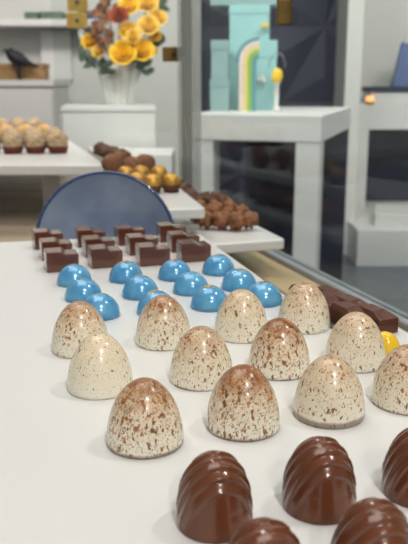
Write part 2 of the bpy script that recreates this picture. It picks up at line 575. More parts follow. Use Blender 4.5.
# ------------------------------------------------------------------ speckled eggs
def egg_bm(R=.0150, h=.02623):
    prof = [(0, 0), (R * .6, 0), (R * .965, .0), (R * .995, .0005)]
    for i in range(1, 26):
        t = (i / 25) ** .8
        t = min(t, 1)
        prof.append((R * max(0, 1 - t ** 2.15) ** .54, h * t))
    prof[-1] = (0, h)
    return lathe(prof, 64)
E_POS = [(-.0645, .3763), (-.0475, .3253), (-.0229, .2712), (-.0218, .3877), (-.0012, .3349), (.0159, .2852),
         (.0206, .3993), (.0365, .3473), (.0526, .2964), (.0571, .4145), (.0753, .3570), (.0884, .3091)]
E_COL = [(.55, .6, .05), (.16, .12, .0), (.80, .75, .45), (.60, .70, .05), (.55, .45, .15), (.85, 1.0, .35),
         (.42, .15, .05), (.82, .95, .15), (.45, .25, .75), (.50, .40, .05), (.42, .20, .1), (.62, .35, .25)]
E_LAB = ['speckled cream egg chocolate at the left end of the farthest egg row',
         'palest, faintly speckled egg chocolate, middle of the left column',
         'brown speckled egg chocolate at the left end of the nearest egg row',
         'speckled egg chocolate with brown cap, second from left in the farthest egg row',
         'speckled cream egg chocolate, middle of the second column, behind the brown capped egg',
         'egg chocolate with dark brown cap in the front egg row, second from left',
         'lightly speckled egg chocolate right in front of the blue domes, third in the farthest row',
         'heavily brown speckled egg chocolate, middle of the third column',
         'egg chocolate with a broad brown band at its foot, third in the front egg row',
         'speckled egg chocolate at the right end of the farthest egg row, beside the chocolate bars',
         'cream egg chocolate with scattered specks, in front of the yellow chocolate',
         'speckled egg chocolate cut by the right photo edge, right end of the front row']
egg0 = None
for (x, y), c, lab in zip(E_POS, E_COL, E_LAB):
    if egg0 is None:
        o = egg0 = obj('egg_chocolate', egg_bm(), M_EGG)
    else:
        o = egg0.copy(); COL.objects.link(o)
    o.location = (x, y, 0)
    o.rotation_euler = (0, 0, random.uniform(0, 6.28))
    o.color = (*c, 1)
    tag(o, lab, 'chocolate', 'speckled egg chocolates')

# ------------------------------------------------------------------ blue domes
RD, HD = .01218, .01356
def dome_bm():
    prof = [(0, 0), (RD * .7, 0), (RD * .97, 0), (RD, .0004)]
    for i in range(1, 21):
        a = PI / 2 * i / 20
        prof.append((RD * math.cos(a), HD * math.sin(a)))
    prof[-1] = (0, HD)
    return lathe(prof, 56)
def leaf_patch(seed):
    """irregular flake of gold leaf lying on the dome near the top"""
    rnd = random.Random(seed)
    bm = bmesh.new()
    cx, cy = rnd.uniform(-.12, .22), rnd.uniform(-.05, .35)
    n = 14
    ang = rnd.uniform(0, 3.14)
    rim = []
    for lvl in (.5, 1):
        ring = []
        for i in range(n):
            a = 2 * PI * i / n
            rr = lvl * (.27 + .09 * math.sin(3 * a + seed) + rnd.uniform(-.04, .04))
            px, py = rr * 1.25 * math.cos(a), rr * .6 * math.sin(a)
            x = cx + px * math.cos(ang * .2) - py * math.sin(ang * .2); y = cy + px * math.sin(ang * .2) + py * math.cos(ang * .2)
            k = max(0, 1 - x * x - y * y) ** .5
            ring.append(bm.verts.new((x * RD * 1.008, y * RD * 1.008, k * HD * 1.008 + .00005)))
        rim.append(ring)
    k = max(0, 1 - cx * cx - cy * cy) ** .5
    c = bm.verts.new((cx * RD, cy * RD, k * HD * 1.008 + .00005))
    for i in range(n):
        j = (i + 1) % n
        bm.faces.new((c, rim[0][i], rim[0][j]))
        bm.faces.new((rim[0][i], rim[1][i], rim[1][j], rim[0][j]))
    return bm
D_POS = [(-.0898, .5092), (-.0550, .5190), (-.0207, .5247), (.0106, .5398), (-.0778, .4718), (-.0415, .4781),
         (-.0087, .4880), (.0237, .4968), (-.0623, .4353), (-.0288, .4416), (.0037, .4532), (.0377, .4625)]
colw = ['leftmost', 'second from left', 'third from left', 'rightmost']
roww = ['in the dome row beside the cubes', 'in the middle dome row', 'in the dome row beside the eggs']
dome_me = None
flakes = []
for i, (x, y) in enumerate(D_POS):
    if dome_me is None:
        o = obj('dome_chocolate', dome_bm(), M_PEARL); dome_me = o
    else:
        o = dome_me.copy(); COL.objects.link(o)
    o.location = (x, y, 0)
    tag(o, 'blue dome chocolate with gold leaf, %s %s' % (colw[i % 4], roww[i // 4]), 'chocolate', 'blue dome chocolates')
    o.rotation_euler = (0, 0, 0)
    p = obj('gold_leaf', leaf_patch(i * 3 + 1), M_GOLDLEAF, o)

# ------------------------------------------------------------------ chocolate cubes
def cube_bm():
    """low block whose top is stepped along a slanting edge"""
    bm = bmesh.new()
    w, d, h, st = .0236, .0178, .0150, .0022
    prof = [(0, 0), (w, 0), (w, h - st), (w * .58, h - st), (w * .46, h), (0, h)]
    A = [bm.verts.new((x - w / 2, 0, z)) for x, z in prof]
    sh = .0022
    D = [bm.verts.new((x - w / 2 + (sh if 2 < i < 5 else 0), d, z)) for i, (x, z) in enumerate(prof)]
    bm.faces.new(A); bm.faces.new(D[::-1])
    for i in range(6):
        bm.faces.new((A[i], D[i], D[(i + 1) % 6], A[(i + 1) % 6]))
    return bm
RZ = math.radians(18)
ca, sa = math.cos(RZ), math.sin(RZ)
CB = [(-.1140, .5382), (-.0828, .5503), (-.0475, .5566), (-.0162, .5695), (-.1251, .5762), (-.0927, .5865),
      (-.0585, .5936), (-.0253, .6044), (-.1394, .6157), (-.1049, .6235), (-.0718, .6314), (-.0368, .6436)]
crow = ['in the cube row beside the blue domes', 'in the middle cube row', 'in the cube row at the tray edge']
cube0 = None
for i, (x, y) in enumerate(CB):
    if cube0 is None:
        o = cube0 = obj('chocolate_cube', cube_bm(), M_DCHOC, smooth=False, bevel=.0007)
    else:
        o = cube0.copy(); COL.objects.link(o)
    o.location = (x + .0111 * ca, y + .0111 * sa, 0)
    o.rotation_euler = (0, 0, RZ + random.uniform(-.04, .04))
    tag(o, 'brown stepped chocolate cube, %s %s' % (colw[i % 4], crow[i // 4]), 'chocolate', 'stepped chocolate cubes')

# ------------------------------------------------------------------ ribbed milk chocolates
def ribbed_bm(R=.0122, h=.0237):
    """dome whose shell is terraced in nested arches around a smooth front face (front = -y)"""
    bm = bmesh.new()
    prof = [(0, 0), (R * .6, 0), (R * .96, 0), (R, .0004)]
    K = 90
    for i in range(1, K + 1):
        t = (i / K) ** .85
        prof.append((R * max(0, 1 - t ** 2.5) ** .5, h * t))
    prof[-1] = (0, h)
    lathe(prof, 160, bm)
    ax = Vector((0, -.94, -.34)).normalized()
    for v in bm.verts:
        if v.co.z < .0002: continue
        p = v.co.copy()
        c = Vector((0, 0, h * .35))
        d = Vector((p.x / R, p.y / R, (p.z - h * .2) / h))
        s = p.dot(ax) / R            # front is positive
        s0 = .36
        k = (s0 - s) / .26
        n = Vector((p.x, p.y, max(0, p.z - h * .45) * 1.1)).normalized()
        fade = min(1, max(0, (p.z - .0006) / .007)) ** .8
        if k < 0:
            off = -.00125 * fade
        else:
            f = k - math.floor(k)
            saw = 1 - f if f > .16 else f / .16 * 1.0
            lvl = min(k, 4.5) / 4.5
            off = (-.00125 + .00105 * lvl ** .7 * 1.0 + .0011 * saw) * fade
            if k > 5: off = max(off * .6, -.0006)
        v.co = p + n * off
    bmesh.ops.smooth_vert(bm, verts=[v for v in bm.verts if v.co.z > .001], factor=.35, use_axis_x=True, use_axis_y=True, use_axis_z=True)
    return bm
R_POS = [(.0035, .2156), (.0382, .2256), (.0733, .2338), (.0162, .1775), (.0478, .1875)]
R_LAB = ['ribbed milk chocolate dome, left one of the two seen whole at the bottom',
         'ribbed milk chocolate dome in the middle, below the egg with the brown foot',
         'ribbed milk chocolate dome cut off by the right photo edge',
         'ribbed milk chocolate dome of which only the tip shows at the bottom edge',
         'ribbed milk chocolate dome cut by the bottom edge near the right corner']
r0 = None
for (x, y), lab in zip(R_POS, R_LAB):
    if r0 is None:
        o = r0 = obj('ribbed_chocolate', ribbed_bm(), M_MILK)
    else:
        o = r0.copy(); COL.objects.link(o)
    o.location = (x, y, 0)
    o.rotation_euler = (0, 0, .28)
    tag(o, lab, 'chocolate', 'ribbed milk chocolates')

# ------------------------------------------------------------------ segmented bars and the yellow chocolate
def bar_bm(n, L, w, h):
    bm = bmesh.new()
    s = L / n
    box(bm, -w / 2, w / 2, 0, L, 0, h * .55)
    for k in range(n):
        y0, y1 = k * s, (k + 1) * s
        a = [(-w / 2, y0), (w / 2, y0), (w / 2, y1), (-w / 2, y1)]
        i0, i1 = s * .06, s * .42
        b = [(-w / 2 + w * .10, y0 + i1 * .8), (w / 2 - w * .22, y0 + i1), (w / 2 - w * .22, y1 - i0), (-w / 2 + w * .10, y1 - i0)]
        lo = [bm.verts.new((x, y, h * .55)) for x, y in a]
        md = [bm.verts.new((x, y + (.0006 if y == y0 and k else 0), h * .74)) for x, y in a]
        hi = [bm.verts.new((x, y, h)) for x, y in b]
        bm.faces.new(hi)
        for i in range(4):
            j = (i + 1) % 4
            bm.faces.new((lo[i], lo[j], md[j], md[i])); bm.faces.new((md[i], md[j], hi[j], hi[i]))
    return bm
bdir = math.atan2(.0627, .0302) - PI / 2        # long axis runs away from the viewer, to the left
for name, loc, lab in (('chocolate_bar', (.1025, .4005, 0), 'segmented brown chocolate bar nearer the glass, right of the eggs'),
                       ('chocolate_bar', (.0885, .4065, 0), 'segmented brown chocolate bar on the left of its pair, half behind the egg')):
    o = obj(name, bar_bm(3, .067, .0134, .0118), M_BAR, smooth=False, bevel=.0006)
    o.location = loc
    o.rotation_euler = (0, 0, math.atan2(.0302, .0627))
    tag(o, lab, 'chocolate bar', 'segmented chocolate bars')
pr = [(0, 0), (.0060, 0), (.0075, .0005)]
for i in range(1, 17):
    a = PI / 2 * i / 16
    pr.append((.0076 * math.cos(a), .0118 * math.sin(a)))
pr[-1] = (0, .0118)
def yl(r, z, a): return r * (1 + .10 * math.cos(2 * a) + .035 * math.cos(5 * a))
o = obj('dome_chocolate', lathe(pr, 40, fn=yl), M_YEL)
o.location = (.0928, .3700, 0)
tag(o, 'glossy yellow chocolate half hidden behind an egg at the right', 'chocolate')

# ------------------------------------------------------------------ blue glass plate
pl = thing('glass_plate', 'round blue glass plate standing on edge behind the big tray', 'plate', (-.1015, .768, DECK))
PR = .0715
prof = []
for i in range(0, 15):
    r = PR * i / 14
    prof.append((r, .012 * (i / 14) ** 2.6))
outer = [(r, z - .0028) for r, z in prof[::-1]]
Mp = Matrix.Translation((0, .012, .0725)) @ Matrix.Rotation(math.radians(80), 4, 'X')
bm = lathe(prof, 72); lathe(outer[::-1], 72, bm)
bmesh.ops.remove_doubles(bm, verts=bm.verts, dist=1e-6)
obj('dish', bm, M_PLATE, pl, matrix=Mp)
bm = bmesh.new()
ring = [(PR * math.cos(a), PR * math.sin(a), .0110) for a in [2 * PI * k / 72 for k in range(73)]]
tube(bm, ring, .0017, 8)
obj('rim', bm, M_PRIM, pl, matrix=Mp)
# wire plate stand behind it
st = thing('plate_stand', 'thin wire stand holding the blue glass plate upright', 'plate stand', (-.1015, .768, DECK))
bm = bmesh.new()
for s in (-1, 1):
    tube(bm, [(s * .02, -.028, .010), (s * .02, -.026, .0015), (s * .02, .028, .0015), (s * .02, .036, .05)], .0014, 8)
tube(bm, [(-.02, .028, .0015), (.02, .028, .0015)], .0014, 8)
obj('wire_frame', bm, M_WIRE, st)

# ------------------------------------------------------------------ crumb coated truffles in cups
def cup(rb, rt, h, fl, n=96, k=24):
    prof = [(0, 0.0002), (rb, .0002), (rt, h), (rt - .0006, h), (rb - .0004, .0008), (0, .0008)]
    return lathe(prof, n, fn=lambda r, z, a: r * (1 + fl * math.cos(k * a) * (z / h)))
def cupped(name, body, m, cupm, rb, rt, h, label, group):
    t = thing(name, label, 'chocolate', group=group)
    obj('filling', body, m, t, matrix=Matrix.Translation((0, 0, .0012)))
    obj('paper_cup', cup(rb, rt, h, .035), cupm, t)
    return t
mA = cupped('crumb_truffle', lump(.0210, .12, 1.6, 1, sq=(1, 1, 1.0)), M_CRUMB, M_CUP, .0160, .0195, .013, '', 'crumb truffles in red cups')
mB = cupped('crumb_truffle', lump(.0210, .12, 1.6, 5, sq=(1, 1, .95)), M_CRUMB2, M_CUP, .0160, .0195, .013, '', 'crumb truffles in red cups')
rows = [(1.480, -.2815, 4, 'A', 'front'), (1.60, -.314, 4, 'A', 'second'), (1.73, -.357, 4, 'B', 'third'), (1.99, -.435, 4, 'A', 'back')]
firstused = {}
nth = ['rightmost', 'second from right', 'third from right', 'fourth from right']
for Y, x0, n, kind, rn in rows:
    for k in range(n):
        src = mA if kind == 'A' else mB
        lab = '%s crumb truffle in red cup, %s in the %s row at far left' % ('pale' if kind == 'A' else 'golden', nth[k], rn)
        loc = (x0 - k * .0425, Y - k * .004, 0)
        if kind not in firstused:
            firstused[kind] = 1
            src.location = loc; src['label'] = lab
        else:
            dup(src, loc, random.uniform(0, 6), lab)

# ------------------------------------------------------------------ gold truffles, ovals, shards
gA = cupped('gold_truffle', lump(.0118, .05, 2, 3), M_GOLD, M_BCUP, .0092, .0118, .0095, '', 'gold truffles')
gp = [(-.0840, .9614, 'leftmost in the front row'), (-.0640, .9437, 'middle of the front row'), (-.0412, .9525, 'rightmost in the front row'),
      (-.1058, 1.0284, 'leftmost in the back row'), (-.0860, 1.0387, 'middle of the back row'), (-.0615, 1.0393, 'rightmost in the back row')]
for i, (x, y, w) in enumerate(gp):
    lab = 'gold dusted round truffle in a brown cup, ' + w
    if i == 0: gA.location = (x, y, 0); gA['label'] = lab
    else: dup(gA, (x, y, 0), i * 1.1, lab)
for i, (x, y, w) in enumerate([(-.140, 1.160, 'leftmost, beside the crumb truffle tray'), (-.1335, 1.2117, 'second from left, at the back'), (-.1055, 1.1215, 'third from left, in front'), (-.0900, 1.1571, 'rightmost, behind the gold truffles')]):
    o = obj('oval_truffle', lump(.0165, .10, 1.7, 20 + i, sq=(1.0, .8, .86)), M_OVAL)
    o.location = (x, y, 0); o.rotation_euler = (0, 0, .4 + i)
    tag(o, 'cocoa brown oval truffle, ' + w, 'chocolate', 'cocoa oval truffles')
for i, (x, y) in enumerate([(-.1890, 1.415), (-.1750, 1.372), (-.1600, 1.340), (-.1450, 1.302), (-.131, 1.262)]):
    o = obj('nut_cluster', lump(.0140, .42, 2.4, 40 + i, sq=(1.15, .8, .8)), M_ROCKD)
    o.location = (x, y, 0); o.rotation_euler = (0, 0, i * 1.3)
    tag(o, 'dark knobbly chocolate cluster behind the oval truffles, %s of five' % ['farthest', 'second farthest', 'middle', 'second nearest', 'nearest'][i], 'chocolate', 'dark clusters behind the oval truffles')

# ------------------------------------------------------------------ nut clusters by the glass
Zm = -.035
cl = [('front row', [(.0030, .8885), (.0203, .8822), (.0378, .8761), (.0548, .8822)], M_ROCK, .0108),
      ('second row', [(-.0090, .925), (.0105, .920), (.0290, .917), (.0470, .925)], M_ROCK, .0108),
      ('third row', [(-.0040, .962), (.0150, .958), (.0330, .962)], M_ROCK, .0110),
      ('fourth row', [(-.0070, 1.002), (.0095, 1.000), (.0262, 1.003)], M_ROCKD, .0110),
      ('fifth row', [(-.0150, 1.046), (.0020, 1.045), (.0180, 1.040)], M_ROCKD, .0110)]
posw = {4: ['leftmost', 'second from left', 'third from left', 'rightmost'], 3: ['leftmost', 'middle', 'rightmost']}
q = 0
for rn, pts, m, rad in cl:
    for k, (x, y) in enumerate(pts):
        o = obj('nut_cluster', lump(rad * 1.02, .55, 2.6, 60 + q, sq=(.85, .95, .9)), m)
        o.location = (x, y, Zm); o.rotation_euler = (0, 0, q * .9)
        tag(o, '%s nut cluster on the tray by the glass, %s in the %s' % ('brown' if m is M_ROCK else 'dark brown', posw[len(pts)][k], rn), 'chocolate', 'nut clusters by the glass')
        q += 1
for k, (x, y) in enumerate([(-.0400, 1.200), (-.0290, 1.150), (-.0190, 1.098)]):
    o = obj('nut_cluster', lump(.0115, .35, 2.3, 90 + k, sq=(1.05, .8, .85)), M_ROCKD)
    o.location = (x, y, Zm); o.rotation_euler = (0, 0, k)
    tag(o, 'dark cluster right of the gold truffles by the glass joint, %s of three' % ['farthest', 'middle', 'nearest'][k], 'chocolate', 'dark clusters right of the gold truffles')

# ------------------------------------------------------------------ white display tables beyond the glass
def table(name, label, loc, rz, W, D, ztop, th, lw, legs, foot, back=False):
    t = thing(name, label, 'table', (loc[0], loc[1], foot), rz)
    obj('tabletop', B(-W, 0, 0, D, ztop - th - foot, ztop - foot), M_WHITE, t, smooth=False, bevel=.004)
    for x, y in legs:
        obj('leg', B(x, x + lw, y, y + lw, 0, ztop - th - foot), M_WHITE, t, smooth=False, bevel=.003)
    if back: obj('back_panel', B(-W + .004, -.004, D - .03, D - .005, 0, ztop - th - foot), M_NAVY, t, smooth=False)
    return t
# local origin = near right corner of the top
table('display_table', 'white display table with turquoise gift boxes on top', (.397, 2.60), math.radians(-17), .47, .85, .022, .092,
      .085, [(-.088, .003), (-.467, .003)], FZ, True)
platform = obj('display_platform', B(.0, 1.6, 0, .62, 0, .22), M_WHITE, smooth=False, bevel=.004)
platform.location = (.885, 4.30, FZ)
tag(platform, 'low white platform on the slate floor under the right table', 'platform')
o = obj('display_platform', B(0, 1.4, 0, .40, 0, .07), M_WHITE, smooth=False, bevel=.004)
o.location = (1.01, 4.43, FZ + .22)
o.rotation_euler = (0, 0, math.radians(-12))
tag(o, 'thinner white slab lying on the low white platform at right', 'platform')
table('display_table', 'white display table at the right carrying a blue box and candle', (2.25, 5.02), math.radians(0), 1.33, .40, -.012, .165,
      .15, [(-1.325, .004), (-.16, .004), (-1.325, .24), (-.16, .24)], FZ + .22, True)
bpy.data.objects['display_platform'].scale = (1, 1.75, 1)

# gift boxes on the first table (table surface z = .017)
TZ = .022
def gift(label, u0, u1, v0, Y, z0, d, m, lid=.25, v1=None, rz=-.10, grp='turquoise gift boxes'):
    p0, p1 = at(u0, 80, Y), at(u1, 80, Y)
    W = p1.x - p0.x
    z1 = at((u0 + u1) / 2, v0, Y).z
    t = thing('gift_box', label, 'gift box', ((p0.x + p1.x) / 2, Y, z0), rz, grp)
    h = z1 - z0
    k = h * (1 - lid)
    obj('box_body', B(-W / 2, W / 2, 0, d, 0, k), m, t, smooth=False, bevel=.002)
    obj('lid', B(-W / 2 - .002, W / 2 + .002, -.002, d + .002, k, h), m, t, smooth=False, bevel=.002)
    return t, z1
bx1, z1 = gift('tall turquoise gift box, lowest of the right stack on the white table', 229, 276, 40, 3.060, TZ, .14, M_TEAL)
bx2, z2 = gift('turquoise gift box with a yellow bow, second from top of the stack', 229, 268, 5, 3.070, z1, .13, M_TEAL)
bx3, z3 = gift('flat turquoise gift box lying on top of the stack', 210, 284, -9, 3.080, z2, .13, M_TEALG, lid=.4)
bx4, z4 = gift('grey turquoise gift box at the left, underneath another one', 210, 229, 79, 2.980, TZ, .055, M_TEALG)
bx5, z5 = gift('grey turquoise gift box resting on the lowest left box', 211, 228, 40, 2.985, z4, .05, M_TEALG)
# yellow bow on the second box (belongs to it)
def bow_bm(s):
    bm = bmesh.new()
    for sg in (-1, 1):
        pts = []
        for k in range(13):
            a = PI * 2 * k / 12
            pts.append((sg * (s * .5 - s * .5 * math.cos(a)), -.004, s * .45 * math.sin(a)))
        tube(bm, pts, s * .16, 6)
    tube(bm, [(0, -.012, -s * .2), (0, -.012, s * .2)], s * .22, 8)
    return bm
obj('bow', bow_bm(.016), M_ROSE, bx2, matrix=Matrix.Translation((.060, -.010, .052)))
bm = bmesh.new()
for a, b, c in ((-.008, .0, .010), (.006, -.002, .012), (.002, .012, .009)):
    bmesh.ops.create_icosphere(bm, subdivisions=2, radius=c, matrix=Matrix.Translation((a, -.008, b)))
obj('decoration', bm, M_WAX, bx1, matrix=Matrix.Translation((.035, 0, .115)))
# striped arch ribbon leaning on the boxes
def arch(r0, r1, drop, d=.006):
    bm = bmesh.new()
    prev = None
    P = []
    for k in range(17):
        a = PI - PI * .5 * k / 16
        P.append((math.cos(a), math.sin(a)))
    path = [(-1, -drop)] + P
    vs = []
    for i, (cx, sz) in enumerate(path):
        def pt(r):
            if i == 0: return (-r, -drop)
            return (r * cx, r * sz)
        a, b = pt(r0), pt(r1)
        vs.append([bm.verts.new((a[0], 0, a[1])), bm.verts.new((b[0], 0, b[1])), bm.verts.new((b[0], d, b[1])), bm.verts.new((a[0], d, a[1]))])
    for A, D in zip(vs, vs[1:]):
        for i in range(4):
            j = (i + 1) % 4
            bm.faces.new((A[i], A[j], D[j], D[i]))
    bm.faces.new(vs[0][::-1]); bm.faces.new(vs[-1])
    return bm
pa = at(259, 95, 2.93)
ar = thing('striped_arch', 'striped half arch in pink, cream, green and turquoise leaning on the boxes', 'decoration', (pa.x, 2.93, TZ))
u = 2.93 / 760
hz = at(250, 61, 2.93).z - TZ
for k, m in enumerate((M_DTEAL, M_LIME, M_CREAM, M_PINKW)):
    r0 = (2.5 + 4.2 * k) * u; r1 = r0 + 4.1 * u
    obj('stripe', arch(r0, r1, hz), m, ar, matrix=Matrix.Translation((0, .03, hz)), smooth=False)
obj('outer_band', arch(19.5 * u, 22.5 * u, 0.004), M_DTEAL, ar, matrix=Matrix.Translation((0, .034, hz)), smooth=False)
# yellow bauble on white stand with wire loop
pb = at(277, 76, 2.95)
yb = thing('candle_lantern', 'yellow bauble on a small white stand with a wire loop above', 'ornament', (pb.x, 2.95, TZ))
hb = pb.z - TZ
obj('stand', lathe([(0, 0), (.017, 0), (.015, .01), (.008, .02), (.009, hb - .03), (.016, hb - .024), (0, hb - .022)], 24), M_WAX, yb)
bm = lump(.021, .18, 2.0, 7, sq=(.95, .8, 1.45))
obj('bauble', bm, M_ROSE, yb, matrix=Matrix.Translation((0, 0, hb - .032)))
bm = bmesh.new()
tube(bm, [(.03 * math.cos(a), 0, hb + .03 + .055 * math.sin(a)) for a in [PI * k / 14 for k in range(15)]], .0022, 6)
obj('wire_loop', bm, M_WIRE, yb)

# things on the right table (top z = -.012)
T2 = -.012
p0, p1 = at(371, 100, 5.05), at(440, 100, 5.05)
wb = thing('gift_box', 'flat white box with a navy lid on the right table', 'gift box', ((p0.x + p1.x) / 2, 5.05, T2))
hw = (p1.x - p0.x) / 2
hwh = at(380, 90, 5.05).z - T2
obj('box_body', B(-hw, hw, 0, .25, 0, hwh - .012), M_WHITE, wb, smooth=False, bevel=.004)
obj('lid', B(-hw - .012, hw + .01, -.012, .26, hwh - .012, hwh + .02), M_NAVYC, wb, smooth=False, bevel=.003)
p = at(401, 60, 5.12)
zl = T2 + hwh + .02
bb = thing('gift_box', 'tall blue box with a white bow standing on the navy lid', 'gift box', (p.x + .08, 5.12, zl), -.12)
hb2 = at(401, 42, 5.12).z - zl
bm = bmesh.new()
lo = [bm.verts.new(c) for c in ((-.12, 0, 0), (.2, 0, 0), (.2, .1, 0), (-.12, .1, 0))]
hi = [bm.verts.new(c) for c in ((-.075, .02, hb2), (.2, .02, hb2), (.2, .08, hb2), (-.075, .08, hb2))]
bm.faces.new(lo[::-1]); bm.faces.new(hi)
for i in range(4): bm.faces.new((lo[i], lo[(i + 1) % 4], hi[(i + 1) % 4], hi[i]))
obj('box_body', bm, M_BLUEB, bb, smooth=False, bevel=.004)
obj('bow', bow_bm(.05), M_WAX, bb, matrix=Matrix.Translation((-.01, .03, hb2 + .015)))
p = at(374, 97, 4.99 + .02)
cd = thing('tea_light', 'small glowing orange tea light beside the white box', 'candle', (at(372, 98, 5.03).x, 5.028 + .0, T2))
cd.location.y = 5.035; cd.location.x = at(365.5, 98, 5.035).x + .028
hc = .045
obj('wax', lathe([(0, 0), (.022, 0), (.026, .02), (.025, hc), (.018, hc + .004), (0, hc)], 24), M_CANDLE, cd)
obj('holder', lathe([(0, .0), (.029, 0), (.030, .014), (.027, .014), (.026, .002), (0, .002)], 24), M_BRASS, cd)

# ------------------------------------------------------------------ left background: plinth, vase, flowers
PY = 2.95
Zp = at(100, 106, PY).z
pa, pb2 = at(63, 106, PY), at(155, 106, PY)
pw = pb2.x - pa.x
pln = thing('white_plinth', 'white boxy plinth carrying the vase of flowers', 'plinth', (pb2.x, PY, FZ), math.radians(6))
obj('plinth_body', B(-pw, 0, 0, .34, 0, Zp - FZ - .02), M_WHITE, pln, smooth=False, bevel=.004)
obj('plinth_top', B(-pw - .004, .004, -.004, .344, Zp - FZ - .02, Zp - FZ), M_WHITE, pln, smooth=False, bevel=.003)
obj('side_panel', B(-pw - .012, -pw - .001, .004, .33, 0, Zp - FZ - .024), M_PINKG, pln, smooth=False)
Y2 = 2.66
zs = at(140, 154, Y2).z
q0, q1 = at(96, 150, Y2), at(172, 150, Y2)
sb = obj('white_plinth', B(-(q1.x - q0.x), 0, 0, .25, 0, zs - FZ), M_WHITE, smooth=False, bevel=.005)
sb.location = (q1.x, Y2, FZ)
tag(sb, 'lower white plinth in front of the one with the vase', 'plinth')

VY = 3.12
vz = Zp
vt = at(119, 64, VY)
vh = vt.z - vz
vr = 21.5 * VY / 760
vb = 12.5 * VY / 760
vase = obj('vase', lathe([(0, 0), (vb, 0), (vb * 1.01, .006), (vr, vh), (vr - .006, vh), (vb - .006, .012), (0, .012)], 120,
           fn=lambda r, z, a: r * (1 + .055 * math.cos(12 * a))), M_VASE)
vase.location = (vt.x, VY, vz)
tag(vase, 'fluted white vase widening to the top, full of yellow flowers', 'vase')

def rose_bm(R, seed):
    """cupped petals in three whorls"""
    rnd = random.Random(seed)
    bm = bmesh.new()
    for ring, (n, rr, tilt) in enumerate(((3, .45, .15), (5, .75, .5), (7, 1.0, .95))):
        for k in range(n):
            a0 = 2 * PI * k / n + ring * .5 + rnd.uniform(-.1, .1)
            wd = 2 * PI / n * .75
            grid = []
            for i in range(6):
                t = i / 5
                row = []
                for j in range(6):
                    s = (j / 5 - .5) * 2
                    aa = a0 + s * wd * (1 - .35 * t * t)
                    rad = R * rr * (math.sin(min(1, t * .75 + .15) * PI / 2)) * (1 + tilt * .22 * t ** 3)
                    z = R * (.95 * t * (1.15 - .45 * tilt) - .15 * s * s * t)
                    row.append(bm.verts.new((rad * math.cos(aa), rad * math.sin(aa), z)))
                grid.append(row)
            for i in range(5):
                for j in range(5):
                    bm.faces.new((grid[i][j], grid[i][j + 1], grid[i + 1][j + 1], grid[i + 1][j]))
    return bm
def flower(u0, u1, v0, v1, Y, m, label, seed, name='rose', cat='flower', grp='yellow flowers in the vase'):
    c = at((u0 + u1) / 2, (v0 + v1) / 2, Y)
    R = (u1 - u0) / 2 * Y / 760
    t = thing(name, label, cat, (vt.x, VY, vz + .02), 0, grp)
    base = Vector((vt.x, VY, vz + .02))
    d = (c - base)
    n = Vector((d.x * .9, -1.3, .75)).normalized()
    rot = Vector((0, 0, 1)).rotation_difference(n).to_matrix().to_4x4()
    fl = obj('bloom', rose_bm(R * .95, seed), m, t, matrix=Matrix.Translation(d - n * R * .45) @ rot)
    bm = bmesh.new()
    e = d - n * R * .4
    tube(bm, [(e.x * .12, e.y * .12, 0), (e.x * .3, e.y * .2, vh * .8), (e.x * .75, e.y * .6, vh * .8 + (e.z - vh * .8) * .6), tuple(e)], .003, 6)
    obj('stem', bm, M_STEM, t)
    return t
FL = [(111, 135, 40, 66, 2.98, M_ROSE, 'large round yellow rose at lower left of the bouquet'),
      (131, 153, 38, 62, 3.00, M_ROSE, 'round yellow rose beside the large one, lower right of the bouquet'),
      (120, 137, 22, 40, 3.03, M_ROSE, 'yellow flower above the two round roses'),
      (139, 158, 15, 36, 3.02, M_ROSE2, 'soft yellow flower at the right above the round roses'),
      (150, 166, 12, 24, 3.06, M_ROSE2, 'soft yellow flower sticking out farthest right'),
      (120, 138, -4, 15, 3.06, M_ROSE, 'yellow flower at the top edge, middle of the bouquet'),
      (138, 157, -6, 12, 3.08, M_ROSE2, 'soft yellow flower at the top edge, right of the bouquet'),
      (82, 97, 33, 50, 3.08, M_ROSE, 'small yellow flower at the left side of the bouquet'),
      (146, 157, 42, 60, 3.07, M_ROSE2, 'small soft yellow flower at the right behind the round roses'),
      (92, 104, 46, 58, 3.04, M_ROSE2, 'small soft yellow flower low at the left of the bouquet'),
      (126, 140, 30, 43, 2.99, M_ROSE2, 'soft yellow flower right above the two round roses'),
      (150, 161, 30, 42, 3.08, M_ROSE, 'small yellow flower at the right edge of the bouquet'),
      (110, 127, 10, 21, 3.02, M_RED, 'red orange flower at upper left of the bouquet')]
for i, (a, b, c, d, Y, m, lab) in enumerate(FL):
    flower(a, b, c, d, Y, m, lab, i + 3)

